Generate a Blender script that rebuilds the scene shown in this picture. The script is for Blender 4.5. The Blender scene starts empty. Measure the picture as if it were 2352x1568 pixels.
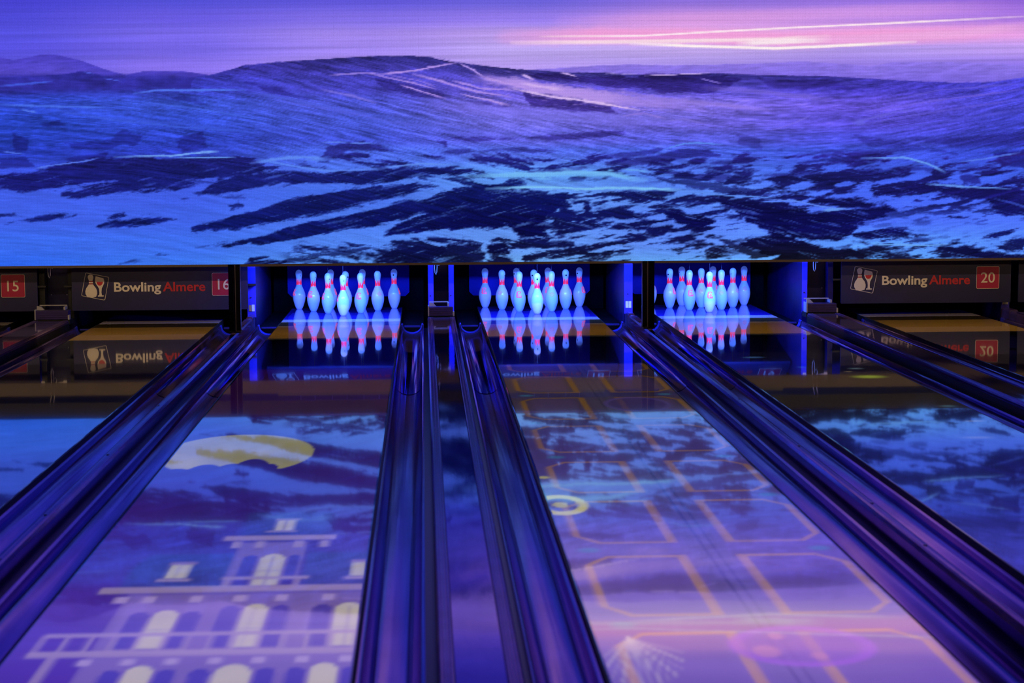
import bpy, bmesh, math, random
import numpy as np
from mathutils import Matrix, Vector
random.seed(4)
S = bpy.context.scene
COL = S.collection
# ------------------------------------------------------------------ camera
cam_d = bpy.data.cameras.new('camera'); cam = bpy.data.objects.new('camera', cam_d); COL.objects.link(cam)
pitch, yaw, roll = 0.10005, 0.04594, -0.00559
fw = Vector((math.sin(yaw)*math.cos(pitch), math.cos(yaw)*math.cos(pitch), -math.sin(pitch)))
rt = Vector((math.cos(yaw), -math.sin(yaw), 0)); up = rt.cross(fw)
r2 = rt*math.cos(roll)+up*math.sin(roll); u2 = up*math.cos(roll)-rt*math.sin(roll)
M = Matrix((r2, u2, -fw)).transposed().to_4x4(); M.translation = (0, 0, 1.51624)
cam.matrix_world = M
cam_d.sensor_width = 36; cam_d.sensor_fit = 'HORIZONTAL'; cam_d.lens = 67.07
cam_d.dof.use_dof = True; cam_d.dof.focus_distance = 17.6; cam_d.dof.aperture_fstop = 4.5
cam_d.clip_start = 0.05; cam_d.clip_end = 100
S.camera = cam
# ------------------------------------------------------------------ world, exposure
W = bpy.data.worlds.new('dark_hall'); S.world = W; W.use_nodes = True
W.node_tree.nodes['Background'].inputs[0].default_value = (0.010, 0.009, 0.016, 1)
W.node_tree.nodes['Background'].inputs[1].default_value = 0.35
vs = S.view_settings
vs.view_transform = 'Standard'; vs.look = 'None'; vs.exposure = 0.0; vs.gamma = 1.0; vs.use_curve_mapping = False
S.cycles.max_bounces = 5; S.cycles.glossy_bounces = 4; S.cycles.diffuse_bounces = 2; S.cycles.transmission_bounces = 1; S.cycles.transparent_max_bounces = 4
S.cycles.use_adaptive_sampling = True; S.cycles.adaptive_threshold = 0.03
S.cycles.caustics_reflective = False; S.cycles.caustics_refractive = False
S.cycles.sample_clamp_indirect = 4.0
UV_POWER, UV_COLOUR = 62.0, (0.036, 0.15, 1.0)
WARM_POWER, WARM_COLOUR = 4.5, (1.0, 0.70, 0.38)
PROJECTOR_POWER = 44000.0
# ------------------------------------------------------------------ plan of the place (metres; y runs down the lanes)
LANES = {15: -4.22, 16: -2.356, 17: -0.747, 18: 1.0457, 19: 2.6545, 20: 4.50, 21: 6.13}
LIT = (17, 18, 19)
HW = 0.535            # half lane width
Y0, Y_DARK, Y_MAPLE, Y_JOINT, Y_STRIP, Y_DECK = -0.6, 15.53, 16.63, 17.00, 17.27, 18.53
Y_SCREEN, Z_SCREEN = 15.36, 0.617
Y_FASCIA, Y_BOARD, Y_SIDE = 16.88, 17.12, 17.20
# ------------------------------------------------------------------ helpers
class MB:
    def __init__(s): s.v = []; s.f = []
    def add(s, vs_, fs_):
        n = len(s.v); s.v += [tuple(v) for v in vs_]; s.f += [tuple(i+n for i in f) for f in fs_]; return s
    def box(s, x0, x1, y0, y1, z0, z1):
        return s.add([(x0,y0,z0),(x1,y0,z0),(x1,y1,z0),(x0,y1,z0),(x0,y0,z1),(x1,y0,z1),(x1,y1,z1),(x0,y1,z1)],
                     [(0,3,2,1),(4,5,6,7),(0,1,5,4),(1,2,6,5),(2,3,7,6),(3,0,4,7)])
    def bbox(s, x0, x1, y0, y1, z0, z1, b):          # box with chamfered edges on x-z outline
        P = [(x0+b,z0),(x1-b,z0),(x1,z0+b),(x1,z1-b),(x1-b,z1),(x0+b,z1),(x0,z1-b),(x0,z0+b)]
        return s.prism_y(P, y0, y1)
    def prism_y(s, P, y0, y1, closed=True):          # outline in x-z, drawn along y
        n = len(P); s_ = [(x,y0,z) for x,z in P]+[(x,y1,z) for x,z in P]
        f = [(i,(i+1)%n,n+(i+1)%n,n+i) for i in range(n if closed else n-1)]
        if closed: f += [tuple(range(n-1,-1,-1)), tuple(range(n,2*n))]
        return s.add(s_, f)
    def tube(s, pts, r, n=8, cap=True):
        pts = [Vector(p) for p in pts]; vs_ = []; fs_ = []
        for i, p in enumerate(pts):
            d = (pts[min(i+1,len(pts)-1)]-pts[max(i-1,0)]).normalized()
            a = Vector((0,0,1)) if abs(d.z) < .9 else Vector((1,0,0))
            e1 = d.cross(a).normalized(); e2 = d.cross(e1)
            for k in range(n):
                t = 2*math.pi*k/n; vs_.append(p+e1*(r*math.cos(t))+e2*(r*math.sin(t)))
        for i in range(len(pts)-1):
            for k in range(n): fs_.append((i*n+k,i*n+(k+1)%n,(i+1)*n+(k+1)%n,(i+1)*n+k))
        if cap: fs_ += [tuple(range(n-1,-1,-1)), tuple(range((len(pts)-1)*n, len(pts)*n))]
        return s.add(vs_, fs_)
    def flat(s, P, y, t=.0015):                       # outline in x-z, thin plate whose face is at y (towards -y)
        return s.prism_y(P, y, y+t)
    def mesh(s, name, smooth=False):
        me = bpy.data.meshes.new(name); me.from_pydata(s.v, [], s.f); me.update()
        bm = bmesh.new(); bm.from_mesh(me); bmesh.ops.recalc_face_normals(bm, faces=bm.faces); bm.to_mesh(me); bm.free()
        if smooth:
            me.polygons.foreach_set('use_smooth', [True]*len(me.polygons)); me.set_sharp_from_angle(angle=math.radians(40))
        return me
    def build(s, name, mat, parent=None, smooth=False):
        return obj(name, s.mesh(name, smooth), mat, parent)
def obj(name, me, mat=None, parent=None):
    o = bpy.data.objects.new(name, me); COL.objects.link(o)
    if mat is not None and me is not None:
        me.materials.clear(); me.materials.append(mat)
    if parent is not None: o.parent = parent
    return o
def thing(name, label, cat, loc=(0,0,0), group=None):
    o = bpy.data.objects.new(name, None); COL.objects.link(o); o.location = loc; o.empty_display_size = .1
    return tag(o, label, cat, group)
def tag(o, label, cat, group=None):
    o['label'] = label; o['category'] = cat
    if group: o['group'] = group
    return o
def struct(name, mb, mat, label=None):
    o = mb.build(name, mat); o['kind'] = 'structure'
    if label: o['label'] = label
    return o
def copy_tree(o, parent=None):
    c = o.copy(); COL.objects.link(c); c.parent = parent
    for ch in o.children: copy_tree(ch, c)
    return c
# ------------------------------------------------------------------ materials
def mat(name, base, rough=.5, metal=0., coat=0., coat_rough=.03, var=.0, vscale=8., emis=None, estr=0., bump=0., bscale=(20,20,20), ior=1.5, rvar=0., tint=None, cior=1.5):
    m = bpy.data.materials.new(name); m.use_nodes = True; N = m.node_tree.nodes; L = m.node_tree.links
    b = N['Principled BSDF']
    b.inputs['Base Color'].default_value = (*base,1); b.inputs['Roughness'].default_value = rough; b.inputs['Metallic'].default_value = metal
    b.inputs['Coat Weight'].default_value = coat; b.inputs['Coat Roughness'].default_value = coat_rough; b.inputs['IOR'].default_value = ior; b.inputs['Coat IOR'].default_value = cior
    if tint: b.inputs['Specular Tint'].default_value = (*tint,1); b.inputs['Coat Tint'].default_value = (*tint,1)
    if emis: b.inputs['Emission Color'].default_value = (*emis,1); b.inputs['Emission Strength'].default_value = estr
    if var or bump or rvar:
        g = N.new('ShaderNodeNewGeometry')
    if var:
        n = N.new('ShaderNodeTexNoise'); n.inputs['Scale'].default_value = vscale; n.inputs['Detail'].default_value = 5
        L.new(g.outputs['Position'], n.inputs['Vector'])
        mx = N.new('ShaderNodeMix'); mx.data_type = 'RGBA'; mx.blend_type = 'MULTIPLY'; mx.inputs[0].default_value = 1
        cr = N.new('ShaderNodeValToRGB'); cr.color_ramp.elements[0].position = .3; cr.color_ramp.elements[1].position = .7
        cr.color_ramp.elements[0].color = (1-var,)*3+(1,); cr.color_ramp.elements[1].color = (1,1,1,1)
        L.new(n.outputs[0], cr.inputs[0]); L.new(cr.outputs[0], mx.inputs[7]); mx.inputs[6].default_value = (*base,1); L.new(mx.outputs[2], b.inputs['Base Color'])
    if bump:
        mp = N.new('ShaderNodeMapping'); mp.inputs['Scale'].default_value = bscale; L.new(g.outputs['Position'], mp.inputs[0])
        n2 = N.new('ShaderNodeTexNoise'); n2.inputs['Scale'].default_value = 1; n2.inputs['Detail'].default_value = 3; L.new(mp.outputs[0], n2.inputs['Vector'])
        bp = N.new('ShaderNodeBump'); bp.inputs['Strength'].default_value = 1; bp.inputs['Distance'].default_value = bump; L.new(n2.outputs[0], bp.inputs['Height'])
        L.new(bp.outputs[0], b.inputs['Normal']); L.new(bp.outputs[0], b.inputs['Coat Normal'])
        if rvar:
            mr = N.new('ShaderNodeMapRange'); mr.inputs[3].default_value = max(.01,rough-rvar); mr.inputs[4].default_value = rough+rvar
            L.new(n2.outputs[0], mr.inputs[0]); L.new(mr.outputs[0], b.inputs['Roughness'])
    return m
m_lane = mat('dark lane surface', (.105,.10,.115), rough=.06, coat=1, coat_rough=.025, var=.12, vscale=3, bump=.00022, bscale=(1.6,.9,1), cior=1.75)
m_maple = mat('maple lane panel', (.75,.46,.12), rough=.12, coat=1, coat_rough=.02, var=.15, vscale=6, bump=.00008, bscale=(5,.6,1))
m_joint = mat('dark olive joint panel', (.10,.075,.03), rough=.12, coat=1, coat_rough=.02, var=.1)
m_strip = mat('pale front strip of the pin deck', (.85,.74,.78), rough=.15, coat=1, coat_rough=.02, var=.06)
m_deck = mat('pin deck laminate', (.05,.030,.80), rough=.10, coat=1, coat_rough=.015, var=.12, vscale=10)
m_side = mat('black lane edge', (.004,.004,.005), rough=.5, var=.1)
m_gut = mat('dark blue gutter metal', (.36,.23,.55), rough=.14, metal=.85, coat=.2, coat_rough=.1, var=.3, vscale=3, bump=.0022, bscale=(34,.14,34), rvar=.05, tint=(.7,.55,.9))
m_gap = mat('dark blue gap strip', (.003,.003,.022), rough=.3, var=.3, tint=(.4,.35,1))
m_gut2 = mat('far gutter metal with blacklight blue', (.30,.22,.60), rough=.09, metal=.8, coat=.3, coat_rough=.06, var=.3, vscale=3, bump=.0016, bscale=(55,.20,55), tint=(.7,.55,.9))  # bluer copy for the pit end, blacklight glow put into its colour
m_lip = mat('blue gutter lip', (.03,.03,.30), rough=.3, var=.2)
m_cap = mat('glossy blue metal capping', (.26,.20,.52), rough=.05, metal=.85, var=.3, vscale=4, bump=.0004, bscale=(20,2.2,20), rvar=.03, tint=(.62,.55,.85))
m_rail = mat('ribbed capping rail', (.28,.18,.45), rough=.16, metal=.7, coat=.15, coat_rough=.1, var=.45, vscale=7, bump=.0005, bscale=(40,.6,40), tint=(.65,.5,.85))
m_black = mat('matt black steel', (.010,.009,.010), rough=.45, var=.3)
m_post = mat('black painted post', (.012,.009,.010), rough=.4, var=.2)
m_postedge = mat('lighter post edge', (.07,.05,.055), rough=.4, var=.4, vscale=20)  # web a lighter tone than the columns
m_white = mat('partition edge with blacklight blue', (.050,.035,.60), rough=.45, var=.25, vscale=14)  # blue of the blacklight put into the base colour
m_dark = mat('dark partition face', (.008,.004,.075), rough=.35, var=.6, vscale=6, bump=.001, bscale=(8,8,3))
m_navy = mat('navy pit curtain', (.010,.004,.55), rough=.7, var=.25, vscale=5)
m_cush = mat('black pit cushion', (.002,.002,.006), rough=.7, var=.4, ior=1.15)
m_fascia = mat('brown fascia board', (.058,.036,.034), rough=.45, var=.3, vscale=5)
m_board = mat('black sweep board', (.010,.009,.065), rough=.45, var=.25, vscale=12)
m_cream = mat('cream print', (.62,.56,.46), rough=.5, var=.05)
m_red = mat('red print', (.40,.008,.02), rough=.5, var=.05)
m_crimson = mat('crimson number plate', (.34,.006,.055), rough=.45, var=.08)
m_wood = mat('end block wood with blacklight blue', (.030,.016,.12), rough=.4, var=.35, vscale=18)  # blacklight's blue cast put into the brown wood's base colour
m_steel = mat('galvanised bracket', (.42,.40,.44), rough=.35, metal=.3, var=.2)
m_pin = mat('white pin coating with added glow', (.86,.88,.86), rough=.22, coat=.6, coat_rough=.06, var=.04, vscale=30, emis=(.06,.15,.80), estr=.42)  # pins, crowns and emblems get an even glow, standing in for fluorescence
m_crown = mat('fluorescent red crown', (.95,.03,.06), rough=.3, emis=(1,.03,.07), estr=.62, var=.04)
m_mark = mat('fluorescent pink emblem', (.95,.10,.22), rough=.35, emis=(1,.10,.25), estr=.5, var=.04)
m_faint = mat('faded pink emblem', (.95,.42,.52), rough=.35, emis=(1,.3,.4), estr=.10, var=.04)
m_hole = mat('black plug', (.004,.004,.006), rough=.6, var=.1)
m_cord = mat('pin cord', (.10,.10,.16), rough=.6, var=.1)
m_sticker = mat('white sticker', (.85,.82,.78), rough=.5, var=.15, vscale=60)
m_ochre = mat('ochre sticker', (.45,.25,.08), rough=.5, var=.15)
m_frame = mat('screen frame', (.012,.012,.014), rough=.5, var=.2)
m_floor = mat('concrete subfloor', (.02,.02,.022), rough=.8, var=.4)
m_wall = mat('dark hall wall', (.018,.017,.022), rough=.8, var=.3)
m_lamp = mat('lamp housing', (.03,.03,.03), rough=.5, var=.2)
m_tubeuv = mat('blacklight tube', (.1,.1,.3), rough=.3, emis=(.25,.3,1), estr=2.0, var=.05)
m_tubew = mat('warm tube', (.6,.5,.4), rough=.3, emis=(1,.7,.4), estr=.6, var=.05)  # tube of the added warm lamps
# ------------------------------------------------------------------ the hall
struct('floor', MB().box(-9,10.5,-3,19.8,-.30,-.22), m_floor)
struct('ceiling', MB().box(-9,10.5,-3,19.8,4.2,4.3), m_wall)
struct('wall_back', MB().box(-9,10.5,19.7,19.8,-.22,4.2), m_wall)
struct('wall_left', MB().box(-9.1,-9,-3,19.8,-.22,4.2), m_wall)
struct('wall_right', MB().box(10.5,10.6,-3,19.8,-.22,4.2), m_wall)
struct('trim_1', MB().bbox(-7.4,8.6,Y_FASCIA,Y_FASCIA+.02,.507,.622,.002), m_fascia, 'long brown fascia board under the picture screen')
struct('wall_inner', MB().box(-7.4,8.6,16.99,17.01,.70,3.4), m_wall)
# ------------------------------------------------------------------ LED picture screen
def _h(ix,iy,s):
    n=(ix.astype(np.int64)*374761393+iy.astype(np.int64)*668265263+s*1442695041)&0xffffffff
    n=((n^(n>>13))*1274126177)&0xffffffff
    n=((n^(n>>16))*2246822519)&0xffffffff
    return ((n^(n>>15))&0xffff)/65535.0
def vnoise(x,y,s=0):
    ix=np.floor(x); iy=np.floor(y); fx=x-ix; fy=y-iy
    fx=fx*fx*(3-2*fx); fy=fy*fy*(3-2*fy)
    a=_h(ix,iy,s); b=_h(ix+1,iy,s); c=_h(ix,iy+1,s); d=_h(ix+1,iy+1,s)
    return a+(b-a)*fx+(c-a)*fy+(a-b-c+d)*fx*fy
def fbm(x,y,s=0,o=4,g=.5):
    t=0;a=1;n=0
    for i in range(o):
        t=t+a*(vnoise(x,y,s+i*17)-.5); n+=a; a*=g; x=x*2.03+5.1; y=y*2.03+3.7
    return 2*t/n
def sst(a,b,x):
    t=np.clip((x-a)/(b-a),0,1); return t*t*(3-2*t)
def poly_sd(px,py,P):
    """signed distance, positive inside"""
    P=np.asarray(P,float); n=len(P); d=np.full(px.shape,1e18); ins=np.zeros(px.shape,bool)
    for i in range(n):
        x0,y0=P[i-1]; x1,y1=P[i]; ex,ey=x1-x0,y1-y0
        t=np.clip(((px-x0)*ex+(py-y0)*ey)/max(ex*ex+ey*ey,1e-9),0,1)
        d=np.minimum(d,(px-x0-t*ex)**2+(py-y0-t*ey)**2)
        c=((y0>py)!=(y1>py))&(px<(x1-x0)*(py-y0)/((y1-y0) if y1!=y0 else 1e-9)+x0)
        ins^=c
    return np.where(ins,1,-1)*np.sqrt(d)
def line_sd(px,py,L):
    """distance to a polyline, y counted double so strokes stay flat"""
    d=np.full(px.shape,1e18); tt=np.zeros(px.shape); k=len(L)-1
    for i in range(k):
        x0,y0=L[i]; x1,y1=L[i+1]; ex,ey=x1-x0,(y1-y0)*2
        t=np.clip(((px-x0)*ex+(py-y0)*2*ey)/max(ex*ex+ey*ey,1e-9),0,1)
        e=(px-x0-t*ex)**2+((py-y0)*2-t*ey)**2
        m=e<d; d=np.where(m,e,d); tt=np.where(m,(i+t)/k,tt)
    return np.sqrt(d),tt
def cgrid(p,q,xs,rows):
    """smooth colour map from a few rows of colours"""
    qs=[r[0] for r in rows]; C=np.array([r[1] for r in rows],float)/255
    fx=np.interp(p,xs,np.arange(len(xs))); fy=np.interp(q,qs,np.arange(len(qs)))
    ix=np.clip(fx.astype(int),0,len(xs)-2); iy=np.clip(fy.astype(int),0,len(qs)-2)
    tx=(fx-ix); ty=(fy-iy); tx=(tx*tx*(3-2*tx))[...,None]; ty=(ty*ty*(3-2*ty))[...,None]
    return (C[iy,ix]*(1-tx)+C[iy,ix+1]*tx)*(1-ty)+(C[iy+1,ix]*(1-tx)+C[iy+1,ix+1]*tx)*ty
XS=[0,400,800,1200,1600,2000,2352]
SKY=[(-260,[(38,40,150),(44,46,165),(52,52,175),(62,60,180),(80,66,185),(86,68,188),(78,60,182)]),
(-60,[(58,56,190),(70,68,200),(78,72,202),(86,80,205),(112,88,206),(122,92,210),(106,76,202)]),
(0,[(70,65,205),(84,80,215),(95,86,217),(108,98,220),(142,112,222),(154,116,226),(132,92,216)]),
(40,[(78,74,215),(104,91,225),(128,110,230),(146,122,235),(200,146,226),(188,138,230),(170,120,225)]),
(80,[(84,80,220),(118,103,230),(158,133,235),(186,156,235),(226,168,228),(226,164,228),(222,160,234)]),
(112,[(86,80,220),(116,101,230),(155,131,235),(184,162,236),(192,166,236),(178,152,236),(184,152,236)]),
(155,[(92,86,220),(132,111,231),(166,141,236),(178,152,235),(164,143,231),(150,125,231),(140,115,231)]),
(190,[(92,86,220),(132,111,231),(160,138,234),(170,148,234),(150,132,230),(130,112,228),(122,102,226)])]
LAND=[(150,[(48,44,150),(58,52,165),(66,60,172),(74,66,178),(70,62,180),(74,64,192),(72,64,196)]),
(200,[(44,50,160),(52,58,175),(70,68,190),(96,82,204),(84,74,200),(74,64,198),(70,66,202)]),
(240,[(46,70,196),(56,80,203),(74,84,209),(112,100,219),(120,104,220),(96,80,210),(70,70,206)]),
(280,[(40,66,190),(50,74,198),(70,86,210),(108,104,220),(106,96,216),(84,74,206),(64,68,200)]),
(320,[(40,64,190),(46,66,192),(64,80,206),(92,94,216),(86,90,216),(70,74,206),(56,62,188)]),
(350,[(40,60,186),(46,62,188),(74,102,228),(82,106,230),(72,96,226),(64,84,220),(56,74,210)]),
(400,[(60,84,224),(64,88,228),(78,116,238),(92,150,240),(78,116,235),(64,94,229),(62,92,225)]),
(450,[(64,94,230),(64,94,230),(70,110,235),(98,148,240),(88,136,240),(64,94,225),(64,94,226)]),
(500,[(64,96,231),(64,98,232),(76,120,236),(94,144,240),(84,124,240),(66,96,226),(70,104,230)]),
(560,[(58,104,235),(62,108,235),(80,130,240),(98,148,240),(90,134,240),(82,138,240),(80,128,236)]),
(615,[(46,100,236),(60,116,236),(90,150,241),(108,170,242),(100,168,242),(92,164,242),(84,140,238)])]
RIDGES=[ # far hills first: ridge line, colour at the crest, colour at the foot, depth of that blend
([(1180,164),(1250,158),(1380,150),(1450,148),(1550,150),(1700,147),(1850,141),(1950,148),(2000,152),(2060,142),(2220,143),(2352,150)],(138,116,226),(124,104,226),45),
([(0,132),(30,138),(60,133),(95,125),(130,126),(180,137),(220,152),(260,165),(290,172),(330,163),(420,164),(470,170),(520,180)],(74,64,190),(88,76,204),45),
([(0,178),(100,173),(150,170),(185,163),(230,172),(270,180),(330,181),(450,178),(560,185)],(48,44,150),(50,48,158),60)]
MAIN=[(430,200),(450,178),(500,168),(560,150),(640,142),(750,135),(850,129),(930,128),(990,130),(1040,140),(1100,150),(1180,158),(1300,166),(1400,167),(1480,172),(1560,170),(1650,168),(1740,172),(1900,175),(2000,180),(2100,186),(2200,190),(2280,188),(2352,178)]
# bright strokes on the hills: points, half width, colour, strength
STROKES=[([(1110,180),(1260,206),(1420,230),(1600,244)],24,(160,132,228),.62),([(1000,236),(1200,262),(1420,272),(1600,268)],26,(118,110,222),.4),([(1190,200),(1300,216),(1420,236)],10,(190,156,236),.6),([(1620,200),(1760,210),(1900,228)],10,(124,106,220),.45),([(1150,404),(1260,400),(1420,400)],14,(104,172,242),.7),([(1050,144),(960,160),(870,170)],3,(176,144,236),.9),([(760,172),(830,168),(870,168)],2.4,(150,128,230),.8),([(850,168),(930,185),(1000,206)],3,(160,132,232),.8),([(890,170),(960,184),(1000,200)],2,(150,124,230),.6),
([(920,194),(970,212),(1020,226)],3,(168,138,234),.85),([(950,168),(1030,192),(1100,210),(1170,222)],4,(168,138,234),.8),([(1040,185),(1110,203),(1170,205)],3,(170,140,234),.8),([(1060,215),(1110,226),(1165,240)],3,(176,146,234),.8),
([(1055,145),(1085,160),(1110,176)],2.6,(172,144,236),.8),([(1110,178),(1160,190),(1230,208)],6,(184,150,236),.8),([(990,131),(1020,138),(1050,143)],2.4,(170,144,236),.9),([(740,206),(800,218),(860,236)],4,(120,112,226),.7),
([(1130,180),(1230,196),(1330,212),(1450,228)],16,(176,144,232),.75),([(1180,204),(1260,220),(1380,238),(1470,252)],4,(214,184,242),.9),([(1200,192),(1290,206)],5,(206,172,240),.8),([(1200,170),(1222,182)],4,(196,166,238),.8),([(1290,166),(1322,174)],3,(196,166,238),.8),
([(1400,205),(1500,225),(1640,240),(1760,252)],9,(148,124,226),.55),([(1480,174),(1560,171),(1630,168)],2,(190,166,238),.9),([(1360,168),(1460,171)],1.6,(170,150,236),.7),([(1610,180),(1655,190)],2,(140,120,226),.7),
([(1430,268),(1480,260),(1530,272)],3,(146,122,226),.6),([(1530,280),(1570,273),(1620,285)],3,(126,112,224),.6),([(0,240),(120,244),(240,247)],4,(72,108,234),.85),([(50,251),(85,258)],3,(84,120,236),.8),
([(310,214),(360,208),(480,206),(560,208)],4,(78,112,234),.8),([(130,254),(260,275),(420,292),(560,300)],3,(62,92,220),.7),([(330,235),(460,250),(600,275)],3,(66,96,222),.7),([(240,268),(420,285),(600,305)],4,(58,84,214),.6),
([(0,198),(60,192),(120,186)],4,(66,88,222),.8),([(195,166),(215,170)],2,(80,96,226),.8),([(240,181),(275,186)],2,(74,90,222),.8),([(10,348),(55,354)],2.4,(74,104,226),.8),([(640,232),(760,250),(900,280),(1100,300)],4,(84,92,216),.5),
([(580,215),(700,235),(840,262)],6,(76,90,214),.5),([(1985,258),(2120,236),(2352,205)],3,(112,96,222),.55),([(1960,290),(2120,262),(2352,225)],3,(98,88,216),.5),([(2000,305),(2200,275),(2352,250)],4,(80,80,210),.5),([(2040,230),(2160,208),(2352,192)],3,(100,90,216),.5),
([(1960,282),(2000,272),(2060,256),(2110,254)],4,(104,96,222),.6),([(1965,284),(1985,280)],8,(100,98,224),.6),([(1770,300),(1830,280),(1860,266)],2,(120,108,224),.5),([(80,388),(110,381),(200,370),(225,364)],2.6,(84,116,234),.9),
([(265,361),(400,357),(470,349),(500,348)],3,(112,160,242),.95),([(400,361),(540,362)],1.6,(100,150,240),.9),([(580,374),(640,364),(700,360),(760,366)],6,(92,134,240),.8),([(740,326),(800,327),(860,330)],2,(96,130,238),.8),
([(600,366),(700,385),(760,392),(880,387)],4,(88,130,240),.8),([(880,384),(960,377),(1040,380)],3,(96,140,240),.9),([(1080,405),(1200,402),(1320,397),(1400,398),(1470,412)],9,(112,180,243),.95),([(1120,434),(1220,430),(1330,433),(1420,432),(1500,433),(1560,436)],5,(122,190,243),.95),
([(1540,436),(1600,442),(1680,448),(1780,453)],3,(92,140,240),.8),([(1430,388),(1490,394)],4,(98,156,240),.8),([(1520,345),(1570,330),(1600,327),(1660,332)],2.4,(92,136,240),.8),([(1760,457),(1830,462),(1900,477),(1960,480)],3,(92,132,240),.85),([(1980,363),(2080,362),(2130,376),(2170,395)],3.5,(100,150,241),.9),
([(2130,423),(2200,428),(2320,434)],3,(98,148,240),.9),([(2210,372),(2280,362),(2340,350)],3,(88,124,238),.7),([(1890,484),(1930,480)],5,(100,150,240),.8),([(1990,560),(2100,563),(2180,561)],3,(104,164,242),.8)]
# dark rock: polygons
ROCK=[([(-30,402),(60,399),(110,386),(180,374),(255,362),(400,363),(560,365),(600,373),(640,384),(600,398),(560,404),(470,402),(400,412),(300,418),(240,412),(190,420),(150,424),(110,432),(60,438),(-30,440)],1),
([(150,446),(200,430),(260,420),(330,412),(400,408),(440,420),(400,430),(300,436),(250,444),(180,450)],1),
([(465,440),(500,415),(560,400),(640,392),(720,396),(800,398),(760,412),(700,420),(640,424),(560,436),(500,446)],1),
([(720,400),(800,392),(880,388),(1000,382),(1050,386),(1100,393),(1040,398),(960,400),(900,414),(820,420),(740,416)],1),
([(440,528),(500,512),(560,492),(640,468),(760,442),(880,426),(960,419),(1010,424),(930,444),(830,466),(760,480),(640,506),(560,520),(500,526)],1),
([(540,552),(600,543),(700,516),(800,496),(880,476),(1000,446),(1100,428),(1180,422),(1200,432),(1100,452),(1060,470),(980,490),(880,510),(780,530),(660,552),(600,560)],1),
([(880,540),(940,510),(1000,480),(1100,455),(1180,442),(1240,444),(1230,470),(1200,500),(1140,522),(1060,526),(980,528),(920,540)],1),
([(600,602),(700,585),(800,570),(900,552),(960,548),(900,566),(800,586),(700,604)],.5),
([(860,600),(900,566),(960,560),(1040,570),(1000,590),(960,606),(900,608)],.8),
([(1030,560),(1110,556),(1110,606),(1000,606)],.7),([(1120,560),(1165,560),(1165,585),(1130,590)],.8),
([(1180,470),(1240,446),(1300,440),(1300,470),(1260,500),(1260,540),(1200,545),(1170,520)],.75),
([(1285,470),(1305,462),(1310,520),(1290,535)],.7),([(1330,470),(1345,460),(1360,500),(1340,505)],.7),
([(1400,440),(1460,444),(1530,458),(1500,462),(1440,455)],.8),([(1350,485),(1420,478),(1500,495),(1480,505),(1400,497)],.7),([(1400,510),(1450,518),(1530,522),(1500,530),(1440,525)],.7),
([(1520,480),(1560,484),(1600,500),(1590,518),(1560,510),(1530,495)],.9),([(1600,496),(1640,505),(1600,522),(1570,518)],.8),
([(1200,585),(1300,570),(1400,560),(1360,578),(1260,590),(1200,602)],.7),([(1200,560),(1300,550),(1330,556),(1260,566)],.5),
([(1470,395),(1530,405),(1620,412),(1700,425),(1760,440),(1700,445),(1600,432),(1520,420)],.45),
([(1600,425),(1700,428),(1800,440),(1760,452),(1660,446)],.5),
([(1640,455),(1720,460),(1800,466),(1870,490),(1960,478),(2030,472),(2060,485),(2010,500),(1965,512),(1950,535),(1915,548),(1840,545),(1770,530),(1740,510),(1690,482)],1),
([(1820,452),(1900,456),(1960,456),(2030,471),(1990,474),(1920,470),(1860,466)],.9),
([(1740,545),(1800,535),(1860,560),(1900,575),(1950,570),(1990,590),(1960,612),(1740,612),(1790,590),(1700,560)],1),
([(1640,545),(1720,562),(1800,590),(1740,600),(1680,570)],.6),
([(2010,445),(2060,430),(2110,422),(2160,422),(2260,431),(2380,436),(2380,484),(2310,496),(2280,482),(2270,462),(2210,456),(2170,446),(2120,440),(2050,446)],1),
([(2255,494),(2300,476),(2340,478),(2300,492)],.7),([(1960,536),(2030,526),(2090,536),(2130,542),(2060,550),(1980,552)],.8),([(2000,518),(2080,526),(2110,532),(2060,534)],.5),
([(2250,548),(2290,534),(2352,514),(2320,536),(2290,545)],.8),([(2150,568),(2220,566),(2300,580),(2352,588),(2352,605),(2230,598)],.8),([(2280,566),(2330,550),(2352,545),(2352,580),(2310,580)],.7),([(1930,600),(2000,585),(2060,572),(2090,566),(2020,592),(1950,606)],.6),([(2150,500),(2220,496),(2270,501),(2220,505)],.7),
([(10,514),(50,500),(110,494),(180,488),(186,494),(120,504),(80,510),(40,512)],.8),([(-20,496),(30,490),(40,496),(0,500)],.6),([(90,482),(120,478),(115,484)],.4),
([(240,494),(290,486),(296,498),(270,504),(250,502)],.95),([(245,512),(300,502),(330,498),(400,500),(405,504),(360,510),(300,522),(225,526)],.85),([(300,494),(350,490),(380,492),(320,498)],.5),([(330,446),(370,452),(350,456)],.2),
([(400,450),(432,454),(420,460)],.6),([(440,440),(470,436),(470,448),(450,450)],.4),([(515,468),(550,460),(556,472),(530,480)],.6),([(505,452),(560,450),(600,458),(540,462)],.25),
([(330,590),(400,574),(470,562),(540,552),(520,564),(440,572),(360,588)],.35),([(500,560),(560,548),(600,545),(560,562),(520,568)],.8),([(270,610),(300,596),(330,592),(300,606)],.3),([(560,612),(580,592),(620,590),(660,600),(620,612)],.8)]
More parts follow.
